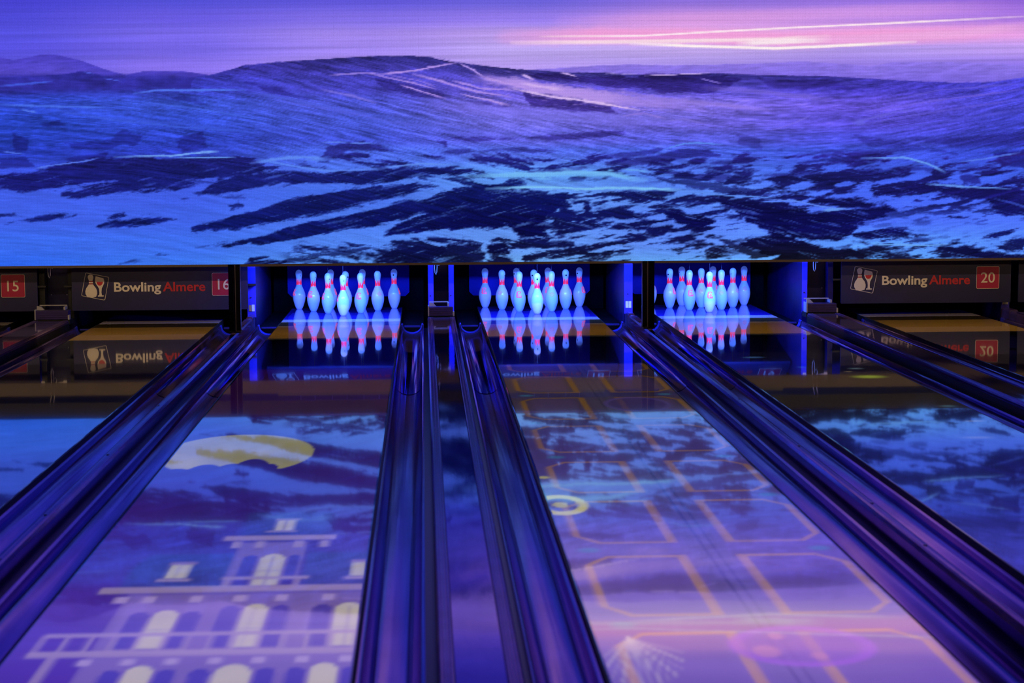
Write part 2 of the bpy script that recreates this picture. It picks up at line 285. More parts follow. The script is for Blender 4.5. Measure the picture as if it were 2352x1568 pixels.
UP=[ # thin darker bands of the middle distance (dusky, less contrast)
([(738,360),(760,340),(800,330),(850,332),(930,350),(860,345),(800,345),(770,358)],.8),([(1010,350),(1050,342),(1090,346),(1050,356)],.6),([(1100,346),(1200,340),(1310,346),(1220,350)],.5),
([(1010,312),(1100,316),(1200,316),(1200,322),(1080,322)],.55),([(1200,318),(1300,312),(1380,300),(1450,304),(1360,318),(1260,324)],.6),([(1000,328),(1020,326),(1018,334)],.7),
([(1380,362),(1480,344),(1520,342),(1500,352),(1440,360)],.6),([(1400,378),(1490,364),(1560,345),(1610,342),(1650,356),(1560,362),(1480,376)],.85),([(1630,376),(1700,366),(1720,372),(1660,380)],.55),
([(1530,394),(1600,398),(1680,402),(1660,412),(1560,404)],.7),([(1200,394),(1300,388),(1350,384),(1330,392)],.5),([(1830,374),(1920,364),(2040,362),(1980,372)],.65),([(1760,402),(1820,394),(1880,400),(1800,410)],.6),
([(1940,394),(2000,388),(2060,392),(2000,400)],.6),([(2000,385),(2140,386),(2160,398),(2080,392)],.5),([(2290,358),(2352,340),(2352,385),(2310,380)],.8),([(2210,406),(2250,405),(2250,418),(2215,418)],.8),([(2200,388),(2290,384),(2290,396)],.4),
([(1690,310),(1745,318),(1755,346),(1700,330)],.25),([(1960,310),(2100,330),(2200,356),(2080,345),(1990,330)],.25),([(2090,318),(2200,312),(2352,300),(2352,330),(2200,345)],.2),
([(0,365),(60,362),(85,382),(0,392)],.5),([(150,366),(250,350),(240,372),(180,372)],.4),([(95,285),(140,276),(150,290),(110,295)],.35),([(30,305),(70,320),(60,350),(35,345)],.4),([(150,330),(230,328),(300,320),(260,345),(180,345)],.35),([(400,320),(460,300),(470,340),(420,350)],.4),([(280,300),(330,310),(310,335),(250,330)],.35),
([(370,220),(420,215),(480,240),(420,235)],.3),([(560,190),(640,205),(720,230),(640,225)],.35),([(1200,212),(1300,222),(1400,246),(1420,262),(1320,256),(1220,236)],.75),([(1080,230),(1170,238),(1160,246),(1100,240)],.4),([(860,175),(940,190),(1040,226),(960,225),(880,200)],.35),([(1480,172),(1600,172),(1700,182),(1640,210),(1520,208),(1440,196)],.6),([(1200,168),(1340,172),(1460,186),(1440,200),(1340,190),(1230,180)],.6),([(1740,178),(1900,184),(1980,205),(1860,205),(1760,195)],.3)]
def _wide(S): return [([(x if -15<x<2345 else (x*3-4700 if x>0 else x*8-60),y) for x,y in G],a) for G,a in S]
ROCK=_wide(ROCK); UP=_wide(UP)
def paint(p,q):
    wx=fbm(p/90,q/34,3,4)*10; wy=fbm(p/90,q/34,9,4)*6
    P=p+wx; Q=q+wy
    col=cgrid(p,q,XS,SKY)
    # streaked cloud
    st=fbm(p/420+q*.004,(q+p*.022)/7.0,21,4)
    col=col*(1+.10*st[...,None]*sst(30,120,q)[...,None]*.7+.05*st[...,None])
    def stroke(col,L,w,c,a,PX,QX,rough=1.5):
        x0=min(v[0] for v in L)-60; x1=max(v[0] for v in L)+60; y0=min(v[1] for v in L)-30; y1=max(v[1] for v in L)+30
        m=(p>x0)&(p<x1)&(q>y0)&(q<y1)
        if not m.any(): return col
        d,t=line_sd(PX[m],QX[m],L)
        n=vnoise(p[m]/26,q[m]/4,int(x0)&255)*.7+vnoise(p[m]/8,q[m]/2.5,7)*.5
        k=np.minimum(1,1.25*a)*sst(2.1*w,.5*w,d*(1+rough*(n-.42)))*np.clip(4*np.minimum(t,1-t)+.35,0,1)
        col[m]=col[m]*(1-k[:,None])+np.array(c)/255*k[:,None]
        return col
    for L,w,c,a in [([(1180,86),(1400,80),(1600,84),(1800,92),(2000,84),(2352,70)],28,(240,158,216),.72),([(1300,52),(1600,46),(1900,30),(2352,10)],22,(226,160,226),.35),([(1180,98),(1400,96),(1560,94),(1780,90),(1900,84)],7,(250,222,232),.7),([(1450,100),(1600,106),(1780,111),(1900,106),(2100,96)],5,(255,240,240),.9),([(1300,84),(1480,82),(1620,74),(1830,63),(2050,53),(2352,38)],3.2,(255,232,242),.85),([(1700,100),(1800,96),(1900,92)],8,(250,236,240),.7),([(1850,92),(2000,88),(2200,78),(2352,60)],14,(234,172,226),.55),([(1240,84),(1400,82)],3,(244,206,228),.6)]:
        col=stroke(col,L,w,c,a,p,q,.3)
    for L,c0,c1,dep in RIDGES:
        xs=[v[0] for v in L]; ry=np.interp(p,xs,[v[1] for v in L])+fbm(p/14,p*0+.5,5,3)*1.6
        m=sst(-1.2,1.2,q-ry)*sst(xs[0]-30,xs[0]+ (20 if xs[0]>0 else -20),p)*(sst(xs[-1]+30,xs[-1]-10,p) if xs[-1]<2300 else 1)
        t=np.clip((q-ry)/dep,0,1)[...,None]
        c=(np.array(c0)*(1-t)+np.array(c1)*t)/255*(1+.13*fbm(p/26+q/9,q/5,31,4))[...,None]
        col=col*(1-m[...,None])+c*m[...,None]
    ry=np.interp(p,[v[0] for v in MAIN],[v[1] for v in MAIN],left=205)+fbm(p/12,p*0+.5,6,3)*1.5
    land=cgrid(p,q,XS,LAND)*(1+.10*sst(380,440,q)*sst(1500,1800,p))[...,None]
    slope=np.interp(p,[0,300,600,900,1200,1500,1700,1850,2000,2200,2352],[0,22,72,142,212,268,290,292,280,245,210])
    # slope lines run down the flanks
    s1=fbm(p/95,(q-slope)/5.0,41,4); s2=fbm(p/40,(q-slope)/2.6,47,3); s3=fbm(p/30,q/14,53,4)
    mid=sst(420,330,q)
    land=land*(1+mid*(.26*s1+.24*s2+.12*s3+.16*fbm(p/16,(q-slope)/1.7,44,2))+(1-mid)*(.10*s1+.06*s2))[...,None]
    crest=np.clip(1-(q-ry)/32,0,1)*sst(560,760,p)*sst(2352,1700,p)
    land=land*(1-.34*crest[...,None])
    m=sst(-1.2,1.2,q-np.where(p<560,np.maximum(ry,205-60*sst(330,470,p)),ry))
    m=np.where(p<440,sst(-6,8,q-202-8*s3),m)
    col=col*(1-m[...,None])+land*m[...,None]
    # left dark fold in front of the far hills
    k=sst(165,178,q)*sst(226,205,q+.04*p)*sst(520,380,p)
    col=col*(1-.8*k[...,None])+np.array([.19,.18,.60])*(1+.3*s3+.2*s1)[...,None]*.8*k[...,None]
    nz=fbm(p/46,(q+np.interp(p,[0,1150,2352],[240,0,-240])*-.9)/8,61,5,.6)*13+fbm(p/120,q/40,67,3)*6
    nzf=fbm(p/13,(q+np.interp(p,[0,1150,2352],[0,200,60]))/3.4,71,3)*4
    def rock(S,edge,amp,mid_,gain):
        acc=np.zeros(p.shape)
        for G,a in S:
            x0=min(v[0] for v in G)-50; x1=max(v[0] for v in G)+50; y0=min(v[1] for v in G)-26; y1=max(v[1] for v in G)+26
            mm=(p>x0)&(p<x1)&(q>y0)&(q<y1)
            if not mm.any(): continue
            d=poly_sd(P[mm],Q[mm],G)
            f=sst(-edge,edge,np.minimum(d,15)+amp*(nz[mm]+nzf[mm])+(a-mid_)*gain)
            acc[mm]=np.maximum(acc[mm],f*min(1,a+.25))
        return acc
    up=rock(UP,3.0,.50,.30,5)
    dk=col*np.array([.46,.40,.56])*.95+np.array([.03,.015,.06])
    col=col*(1-.9*up[...,None])+dk*.9*up[...,None]
    # broken ground between the drifts
    zone=sst(335,360,q)*sst(430,395,q)*sst(640,760,p)*.6+sst(432,446,q)*sst(1120,1240,p)*sst(1760,1600,p)*.78+sst(535,560,q)*sst(620,760,p)*sst(1240,1150,p)*.9+sst(385,400,q)*sst(560,440,q)*sst(1560,1680,p)*.55+sst(535,560,q)*sst(1880,2000,p)*.55+sst(395,410,q)*sst(520,470,q)*sst(1000,1100,p)*sst(1240,1180,p)*.8+sst(360,380,q)*sst(440,410,q)*sst(150,260,p)*sst(640,600,p)*.35
    drift=np.interp(p,[0,900,1250,1500,2352],[150,60,0,40,170])
    bg=sst(-.10,.26,fbm(p/46,(q+drift)/9,83,4,.55)+.45*fbm(p/120,(q+drift)/26,87,3)-.30+.40*zone)*np.clip(zone*2,0,1)
    rk=np.maximum(rock(ROCK,3.4,.8,.8,9),bg*.95)
    rc=cgrid(p,q,[0,600,1200,1800,2352],[(340,[(30,30,118),(30,30,112),(34,30,120),(40,34,130),(44,36,130)]),(420,[(24,26,108),(22,28,104),(14,22,92),(20,20,84),(24,22,96)]),(520,[(20,30,110),(14,22,96),(10,12,74),(12,12,76),(18,22,98)]),(606,[(16,24,90),(12,18,70),(10,12,52),(16,16,34),(12,14,60)])])
    rc=rc*(1+.35*s2+.25*s1)[...,None]
    col=col*(1-rk[...,None])+np.clip(rc,0,1)*rk[...,None]
    # thin drifts of snow caught on the rock
    dr=sst(.22,.80,fbm(p/48,(q+np.where(p<1250,p*.24,(2500-p)*.24))/4.2,97,3)+.35*fbm(p/150,q/30,99,2))*rk
    col=col*(1-.62*dr[...,None])+land*.9*(.62*dr[...,None])
    for L,w,c,a in STROKES:
        col=stroke(col,L,w,c,a,P*.4+p*.6,Q*.4+q*.6)
    return np.clip(col,0,1)

def to_picture(u, z):
    w = 1+.002964*u-.006478*z
    return (975.492+287.37525*u-9.199*z)/w, (778.32-.567164*u-287.8548*z)/w
def lin(c): return np.where(c <= .04045, c/12.92, ((c+.055)/1.055)**2.4)
m_led = bpy.data.materials.new('led picture'); m_led.use_nodes = True
N = m_led.node_tree.nodes; L = m_led.node_tree.links; N.clear()
o_ = N.new('ShaderNodeOutputMaterial'); e_ = N.new('ShaderNodeEmission'); at = N.new('ShaderNodeAttribute'); at.attribute_name = 'picture'
g_ = N.new('ShaderNodeNewGeometry')
def wavy(axis, pitch_, amp):      # rows and columns of light points
    sx = N.new('ShaderNodeSeparateXYZ'); L.new(g_.outputs['Position'], sx.inputs[0])
    a = N.new('ShaderNodeMath'); a.operation = 'MULTIPLY'; a.inputs[1].default_value = 2*math.pi/pitch_; L.new(sx.outputs[axis], a.inputs[0])
    b = N.new('ShaderNodeMath'); b.operation = 'SINE'; L.new(a.outputs[0], b.inputs[0])
    c = N.new('ShaderNodeMath'); c.operation = 'MULTIPLY_ADD'; c.inputs[1].default_value = amp; c.inputs[2].default_value = 1; L.new(b.outputs[0], c.inputs[0])
    return c
w1 = wavy(2, .0092, .13); w2 = wavy(0, .0088, .07)
ns = N.new('ShaderNodeTexNoise'); ns.inputs['Scale'].default_value = 170; ns.inputs['Detail'].default_value = 1; L.new(g_.outputs['Position'], ns.inputs['Vector'])
nm = N.new('ShaderNodeMapRange'); nm.inputs[3].default_value = .82; nm.inputs[4].default_value = 1.18; L.new(ns.outputs[0], nm.inputs[0])
k1 = N.new('ShaderNodeMath'); k1.operation = 'MULTIPLY'; L.new(w1.outputs[0], k1.inputs[0]); L.new(w2.outputs[0], k1.inputs[1])
k2 = N.new('ShaderNodeMath'); k2.operation = 'MULTIPLY'; L.new(k1.outputs[0], k2.inputs[0]); L.new(nm.outputs[0], k2.inputs[1])
L.new(at.outputs['Color'], e_.inputs[0]); L.new(k2.outputs[0], e_.inputs[1]); L.new(e_.outputs[0], o_.inputs[0])
m_led.cycles.emission_sampling = 'NONE'
PW, PH, NC, NR, GX, GZ, X_LEFT = .3375, .48, 33, 6, 42, 58, -4.75
screen = thing('led_screen', 'huge LED video wall showing a snowy mountain range at dusk', 'screen', (0,Y_SCREEN,Z_SCREEN))
xs_ = np.linspace(0, PW-.0002, GX+1); zs_ = np.linspace(0, PH-.0002, GZ+1)
ALLX = np.concatenate([X_LEFT+c*PW+xs_ for c in range(NC)]); ALLZ = np.concatenate([Z_SCREEN+r*PH+zs_ for r in range(NR)])
pp, qq = to_picture(*np.meshgrid(ALLX, ALLZ))
PIC = lin(paint(pp, qq))
nx, nz = GX+1, GZ+1
idx = np.arange(nx*nz).reshape(nz, nx)
quads = np.stack([idx[:-1,:-1], idx[:-1,1:], idx[1:,1:], idx[1:,:-1]], -1).reshape(-1,4)
c4 = [idx[0,0], idx[0,-1], idx[-1,-1], idx[-1,0]]; nb = nx*nz
ring = [list(idx[0,:]), list(idx[:,-1]), list(idx[-1,::-1]), list(idx[::-1,0])]
back = []
for k in range(4):
    back.append(ring[k]+[nb+(k+1)%4, nb+k])
for r in range(NR):
    for c in range(NC):
        me = bpy.data.meshes.new('led_panel')
        gx, gz = np.meshgrid(xs_, zs_)
        co = np.zeros((nx*nz+4, 3), np.float32)
        co[:nb,0] = gx.ravel(); co[:nb,2] = gz.ravel()
        for k, i in enumerate(c4): co[nb+k] = co[i]; co[nb+k,1] = .03
        me.vertices.add(nb+4); me.vertices.foreach_set('co', co.ravel())
        loops = np.concatenate([quads.ravel()]+[np.array(f[::-1]) for f in back]+[np.array([nb+3,nb+2,nb+1,nb][::-1])])
        tot = np.concatenate([np.full(len(quads),4), [len(f) for f in back], [4]])
        me.loops.add(len(loops)); me.loops.foreach_set('vertex_index', loops.astype(np.int32))
        me.polygons.add(len(tot)); me.polygons.foreach_set('loop_start', np.concatenate([[0],np.cumsum(tot)[:-1]]).astype(np.int32))
        mi = np.zeros(len(tot), np.int32); mi[len(quads):] = 1; me.polygons.foreach_set('material_index', mi)
        me.update(calc_edges=True)
        a = me.attributes.new('picture', 'FLOAT_COLOR', 'POINT')
        cc = np.zeros((nb+4,4), np.float32); cc[:nb,:3] = PIC[r*nz:(r+1)*nz, c*nx:(c+1)*nx].reshape(-1,3); cc[:,3] = 1
        a.data.foreach_set('color', cc.ravel())
        o = bpy.data.objects.new('led_panel', me); COL.objects.link(o)
        me.materials.append(m_led); me.materials.append(m_frame)
        o.parent = screen; o.location = (X_LEFT+c*PW, 0, r*PH)
SX1 = X_LEFT+NC*PW
MB().box(X_LEFT-.02,SX1+.02,.032,.14,.0,NR*PH+.02).build('cabinet', m_frame, screen)
MB().box(X_LEFT-.02,SX1+.02,-.002,.031,NR*PH,NR*PH+.02).build('top_trim', m_frame, screen)
for i, x in enumerate((-1.545, 1.845)):                    # uprights that carry the screen, standing on the narrow dividers
    t = thing('screen_post', ['black steel screen post on the divider right of the lane 16 board', 'black steel screen post on the divider between the middle and right racks'][i], 'post', (x,15.60,.05), 'black posts under the screen')
    s = 1 if i else -1
    MB().bbox(-.045 if i == 0 else .006, -.006 if i == 0 else .045,-.03,.03,0,.64,.003).build('column', m_post, t)
    MB().bbox(.006 if i == 0 else -.045, .042 if i == 0 else -.006,.05,.11,0,.64,.003).build('rear_column', m_post, t)
    MB().box(-.006,.006,-.02,.10,0,.64).build('web', m_postedge, t)
    MB().bbox(-.048,.048,-.04,.12,-.004,.006,.002).build('base_plate', m_black, t)
# ------------------------------------------------------------------ lanes
LNAME = {15:'far left dark lane', 16:'dark lane left of the haunted house lane', 17:'lit lane with the haunted house picture', 18:'lit lane with orange octagon outlines', 19:'lit lane right of the octagon lane', 20:'dark lane ending at the lowered right board', 21:'dark lane at the far right edge'}
for n, c in LANES.items():
    t = thing('bowling_lane', 'glossy '+LNAME[n], 'lane', (c,0,0), 'bowling lanes')
    h = HW
    b = .004
    MB().prism_y([(-h+.006,-.02),(h-.006,-.02),(h-.006,-b),(h-.006-b,0),(-h+.006+b,0),(-h+.006,-b)], Y0, Y_DARK-.002).build('lane_surface', m_lane, t)
    MB().box(-h+.006,h-.006,Y_DARK,Y_MAPLE-.001,-.02,0).build('maple_panel', m_maple, t)
    MB().box(-h+.006,h-.006,Y_MAPLE,Y_JOINT-.001,-.02,-.0003).build('joint_panel', m_joint, t)
    MB().box(-h+.006,h-.006,Y_JOINT,Y_STRIP-.001,-.02,0).build('deck_strip', m_strip, t)
    MB().box(-h+.006,h-.006,Y_STRIP,Y_DECK,-.02,0).build('pin_deck', m_deck, t)
    MB().box(-h,h,Y0,Y_DECK,-.22,-.021).build('lane_bed', m_side, t)
    for s in (-1,1): MB().box(s*h-(.006 if s > 0 else 0), s*h+(0 if s > 0 else .006), Y0, Y_DECK, -.021, -.001).build('edge_strip', m_side, t)
# ------------------------------------------------------------------ gutters and dividers
def gutter_profile(w, d, n=20):
    P = [(0,-.030),(.010,-.034)]
    for i in range(n+1):
        a = math.pi*i/n; P.append((.012+(w-.024)*(.5-.5*math.cos(a)), -.036-d*math.sin(a)**.9))
    P += [(w-.010,-.034),(w,-.030)]
    return P
SECT = [(Y0,4.2,.080,0),(4.2,8.4,.078,0),(8.4,12.72,.080,0),(12.72,16.93,.077,1)]
def gutter(x0, x1, label, gap):
    t = thing('gutter', label, 'gutter', (x0+(.036 if gap < 0 else 0),0,-.22), 'rounded gutters beside the lanes'); w = x1-x0-.036
    gx = (w,w+.036) if gap > 0 else (-.036,0)
    MB().box(gx[0],gx[1],Y0,16.93,0,.165).build('gap_strip', m_gap, t)
    for y0,y1,d,far in SECT:
        P = [(x,z+.22) for x,z in gutter_profile(w,d)]
        MB().prism_y(P+[(w,0),(0,0)], y0+.0015, y1).build('gutter_section', m_gut2 if far else m_gut, t, True)
    o = [(x,z+.22) for x,z in gutter_profile(w,.077,24)]
    i_ = [(w/2+(x-w/2)*.86, z+.012) for x,z in reversed(o)]
    k = len(o); m = MB()
    vs_ = [(x,16.935,z) for x,z in o]+[(x,17.02,z) for x,z in o]+[(w/2+(x-w/2)*.95,16.935,z+.005) for x,z in o]+[(w/2+(x-w/2)*.92,17.02,z+.012) for x,z in o]
    fs_ = []
    for j in range(k-1):
        fs_ += [(j,j+1,k+j+1,k+j),(2*k+j,3*k+j,3*k+j+1,2*k+j+1),(j,2*k+j,2*k+j+1,j+1),(k+j,k+j+1,3*k+j+1,3*k+j)]
    fs_ += [(0,k,3*k,2*k),(k-1,3*k-1,4*k-1,2*k-1)]
    m.add(vs_, fs_).build('end_lip', m_lip, t)
    MB().box(0,w,17.02,18.9,0,.16).build('pit_plate', m_cush, t)
    MB().box(.03,w-.03,17.06,17.09,.16,.172).build('pit_rail', m_lip, t)
def partition(t, x0, x1, sticker=None, edge=None):
    MB().box(x0,x1,Y_SIDE+.004,18.95,-.22,.60).build('side_wall', m_dark, t)
    f = MB().box(x0,x1,Y_SIDE-.004,Y_SIDE+.004,.03,.60).build('front_edge', edge or m_white, t)
    MB().tube([((x0+x1)/2-.005,Y_SIDE-.008,.21),((x0+x1)/2-.005,Y_SIDE-.003,.21)],.006,10).build('bolt', m_hole, f)
    if sticker:
        m = (x0+x1)/2
        MB().box(x0+.014,m-.002,Y_SIDE-.006,Y_SIDE-.004,.085,.14).build('ochre_sticker', m_ochre, f) if sticker == 2 else MB().box(x0+.012,m-.002,Y_SIDE-.006,Y_SIDE-.004,.085,.145).build('sticker', m_sticker, f)
        MB().box(m+.001,x1-.012,Y_SIDE-.006,Y_SIDE-.004,.085,.145).build('sticker', m_sticker, f)
GLAB = {}
ORD = sorted(LANES)
WHERE = {15:'the leftmost lane',16:'the left dark lane',17:'the haunted house lane',18:'the octagon lane',19:'the right lit lane',20:'the right dark lane',21:'the rightmost lane'}
for a_, b_ in zip(ORD[:-1], ORD[1:]):
    xa, xb = LANES[a_]+HW, LANES[b_]-HW
    g0, g1 = xa+.24, xb-.24
    gutter(xa, g0, 'dark glossy gutter along the right side of '+WHERE[a_], 1)
    gutter(g1, xb, 'dark glossy gutter along the left side of '+WHERE[b_], -1)
    if a_ % 2:        # wide capping inside a pair of lanes
        t = thing('lane_capping', 'wide ribbed capping between %s and %s' % (WHERE[a_], WHERE[b_]), 'divider', ((g0+g1)/2,0,-.22), 'raised lane dividers')
        w = (g1-g0)/2; tz = .22
        MB().box(-w,w,Y0,16.93,0,tz+.018).build('base', m_side, t)
        for s in (-1,1):
            P = [(w,tz+.018),(w,tz+.034),(w-.006,tz+.041)]
            for k in range(4):
                cx = w-.011-.0100*k
                for j in range(7):
                    a = math.pi*j/6; P.append((cx+.0044*math.cos(a), tz+.041+(.0050 if k in (0,3) else .003)*math.sin(a)))
            P += [(w-.047,tz+.041),(w-.048,tz+.018)]
            P = [(s*x,z) for x,z in P]
            MB().prism_y(P if s < 0 else P[::-1], Y0, 16.9).build('ribbed_rail', m_rail, t)
        MB().bbox(-w+.0485,w-.0485,Y0,16.9,tz+.010,tz+.0395,.001).build('cover_strip', m_cap, t)
        xc = (g0+g1)/2
        t = thing('return_housing', 'blue-edged housing at the end between %s and %s' % (WHERE[a_], WHERE[b_]), 'housing', (xc,0,0), 'housings between paired lanes')
        partition(t, g0+.008-xc, g0+.056-xc, None, None if a_ in LIT else m_black); partition(t, g1-.050-xc, g1-.003-xc, None, None if b_ in LIT else m_dark if a_ in LIT else m_black)  # edges beside unlit lanes made dark, missing blacklight put into the material
        MB().box(g0+.058-xc,g1-.052-xc,17.33,17.36,-.0,.60).build('back_panel', m_dark, t)
        for s in (-1,1): MB().tube([(s*.07,17.325,.24),(s*.07,17.331,.24)],.004,8).build('bolt', m_steel, t)
        bl = thing('end_block', 'ribbed wooden stop block at the end of the capping beside '+WHERE[b_], 'block', (xc,17.0,.0), 'stop blocks')
        hw_ = w*.97
        MB().box(-hw_,hw_,-.02,.16,-.0,.045).build('foot', m_side, bl)
        for k in range(4): MB().bbox(-hw_+.006,hw_-.012,-.03+.001*(k%2),.10,.048+.0195*k,.066+.0195*k,.002).build('slat', m_wood, bl)
        MB().bbox(-hw_,-hw_+.010,-.034,.10,.045,.135,.001).build('end_bracket', m_steel, bl)
        MB().bbox(hw_-.014,hw_,-.034,.02,.045,.085,.001).build('end_bracket', m_steel, bl)
        MB().prism_y([(-hw_+.012,.128),(-hw_+.075,.128),(-hw_+.045,.158),(-hw_+.012,.164)],.02,.05).build('gusset', m_steel, bl)
        MB().box(-hw_+.012,hw_-.05,.14,.15,.155,.164).build('rail', m_steel, bl)
        MB().box(hw_-.06,hw_-.045,.02,.15,.128,.155).build('gusset', m_steel, bl)
        cb = thing('cable_loop', 'pale loop of cable hanging beside '+WHERE[b_], 'cable', (xc-.02,17.12,.52), 'hanging cable loops')
        pts = [(-.03,-.112,.185),(-.03,-.08,.17),(-.03,-.01,.11),(-.03,0,.09),(-.032,0,.0),(-.034,0,-.06),(-.03,0,-.10),(-.022,0,-.115),(-.014,0,-.09),(-.012,0,-.04),(-.016,0,.0),(-.005,0,-.03),(.006,0,-.032),(.016,0,-.012),(.012,0,.01),(-.012,0,.02),(.0,.0,.09),(0,-.08,.17),(0,-.112,.185)]
        MB().tube(pts,.0032,6).build('loop', m_sticker, cb)
        MB().tube([(.0,0,.02),(.05,0,.012),(.085,0,.008)],.005,6).build('tail', m_sticker, cb)
        MB().bbox(.075,.105,-.006,.006,-.004,.016,.002).build('connector', m_sticker, cb)
        MB().bbox(-.12,-.09,-.006,.006,.0,.02,.004).build('connector', m_sticker, cb)
    else:             # narrow ridge between two pairs
        t = thing('lane_ridge', 'narrow rounded ridge between %s and %s' % (WHERE[a_], WHERE[b_]), 'divider', ((g0+g1)/2,0,-.22), 'raised lane dividers')
        w = (g1-g0)/2
        P = [(-w,0),(-w,.19),(-w+.004,.245),(-w+.010,.262),(-w+.018,.2665),(-.004,.267),(-.002,.2655),(.002,.2655),(.004,.267),(w-.018,.2665),(w-.010,.262),(w-.004,.245),(w,.19),(w,0)]
        MB().prism_y(P, Y0, 16.93).build('ridge', m_rail, t)
        for y in (6.9, 7.75, 9.3, 11.1, 13.0): MB().tube([(.0,y,.2652),(.0,y,.269)],.007,10).build('screw', m_steel, t)
        MB().bbox(-w+.006,w-.006,16.2,16.75,.266,.272,.001).build('cover_plate', m_wood, t)
        MB().prism_y([(-w,0),(w,0),(w,.262),(w-.01,.276),(-w+.01,.276),(-w,.262)],16.935,17.19).build('end_cap', m_rail, t)
        xc = (g0+g1)/2
        t = thing('side_partition', 'thin blue-edged partition between %s and %s' % (WHERE[a_], WHERE[b_]), 'partition', (xc,0,0), 'thin partitions between lane pairs')
        partition(t, -.038, .038, 2 if a_ == 16 else 1)
for n, c in LANES.items():
    t = thing('pit_cushion', 'dark pit back behind '+('the rack on ' if n in LIT else 'the board of ')+WHERE[n], 'cushion', (c,18.9,-.22), 'pit backs')
    MB().bbox(-.60,.60,-.01,.02,.30,1.05,.04).build('curtain', m_navy, t)
    MB().bbox(-.74,.74,.021,.06,0,1.05,.01).build('cushion', m_cush, t)
# ------------------------------------------------------------------ sweep boards
def text_mesh(txt, height, width=None, bold=.012):
    cu = bpy.data.curves.new('lettering', 'FONT'); cu.body = 'H'; cu.size = 1; cu.resolution_u = 4
    tmp = bpy.data.objects.new('lettering', cu); COL.objects.link(tmp)
    dg = bpy.context.evaluated_depsgraph_get()
    def grab():
        dg.update(); return bpy.data.meshes.new_from_object(tmp.evaluated_get(dg))
    me = grab(); hh = max(v.co.y for v in me.vertices)-min(v.co.y for v in me.vertices); bpy.data.meshes.remove(me)
    cu.body = txt; cu.offset = bold; cu.extrude = .01
    me = grab(); k = height/hh
    xs = [v.co.x for v in me.vertices]; x0, x1 = min(xs), max(xs); kx = (width/(x1-x0)) if width else k
    for v in me.vertices: v.co = Vector(((v.co.x-x0)*kx, -.0015-v.co.z*.05, v.co.y*k))
    bpy.data.objects.remove(tmp); bpy.data.curves.remove(cu)
    return me
me_bowl = text_mesh('Bowling', .0785, .416, .022); me_alm = text_mesh('Almere', .0785, .377, .022)
me_num = {n: text_mesh(str(n), .092, None, .006) for n in LANES}
def rrect(cx, cz, hw, hh, r, rot=0, n=5):
    P = []
    for qx, qz, a0 in ((1,1,0),(-1,1,90),(-1,-1,180),(1,-1,270)):
        for i in range(n):
            a = math.radians(a0+90*i/(n-1)); P.append((qx*(hw-r)+r*math.cos(a), qz*(hh-r)+r*math.sin(a)))
    c, s = math.cos(rot), math.sin(rot)
    return [(cx+x*c-z*s, cz+x*s+z*c) for x, z in P]
def frame_mesh(cx, cz, hw, hh, r, t, rot=0):
    A = rrect(cx,cz,hw,hh,r,rot); B = rrect(cx,cz,hw-t,hh-t,max(r-t,.002),rot); n = len(A); m = MB()
    m.add([(x,-.002,z) for x,z in A]+[(x,-.002,z) for x,z in B]+[(x,.0005,z) for x,z in A]+[(x,.0005,z) for x,z in B],
          [f for i in range(n) for f in ((i,(i+1)%n,n+(i+1)%n,n+i),(2*n+i,3*n+i,3*n+(i+1)%n,2*n+(i+1)%n),(i,2*n+i,2*n+(i+1)%n,(i+1)%n),(n+i,n+(i+1)%n,3*n+(i+1)%n,3*n+i))])
    return m
LX, LZ = -.572, .216                                  # middle of the logo on the board (z above the board's lower edge)
ROT = math.radians(-11.5)
pinp = [(-.050,-.108),(-.068,-.075),(-.070,-.048),(-.060,-.018),(-.040,.012),(-.034,.022),(.008,.022),(.014,.012),(.036,-.018),(.046,-.048),(.046,-.075),(.034,-.104),(.004,-.112)]
pint = [(-.031,.056),(-.036,.072),(-.042,.092),(-.040,.108),(-.028,.120),(-.010,.122),(.006,.114),(.012,.098),(.010,.080),(.005,.064),(.002,.056)]
glass = [(.052,-.102),(.110,-.102),(.110,-.090),(.092,-.090),(.088,-.060),(.092,-.020),(.104,.004),(.116,.030),(.118,.056),(.112,.082),(.036,.104),(.030,.076),(.030,.050),(.038,.024),(.056,-.004),(.066,-.024),(.069,-.060),(.066,-.090),(.052,-.090)]
wine = [(.042,.048),(.106,.048),(.104,.034),(.096,.020),(.084,.010),(.072,.008),(.060,.012),(.050,.022),(.044,.034)]
BOFF = {15:-.0,16:0,17:.02,18:.02,19:.03,20:.06,21:.06}
BLAB = {15:'black sweep board with crimson 15 plate, lowered at the left edge', 16:'black lowered sweep board with logo, its crimson 16 plate cut by the screen post', 17:'raised sweep board over the rack on the haunted house lane', 18:'raised sweep board over the rack on the octagon lane', 19:'raised sweep board over the rack on the right lit lane', 20:'black lowered sweep board with logo and crimson 20 plate, right of the lit lanes', 21:'black sweep board lowered at the far right edge'}
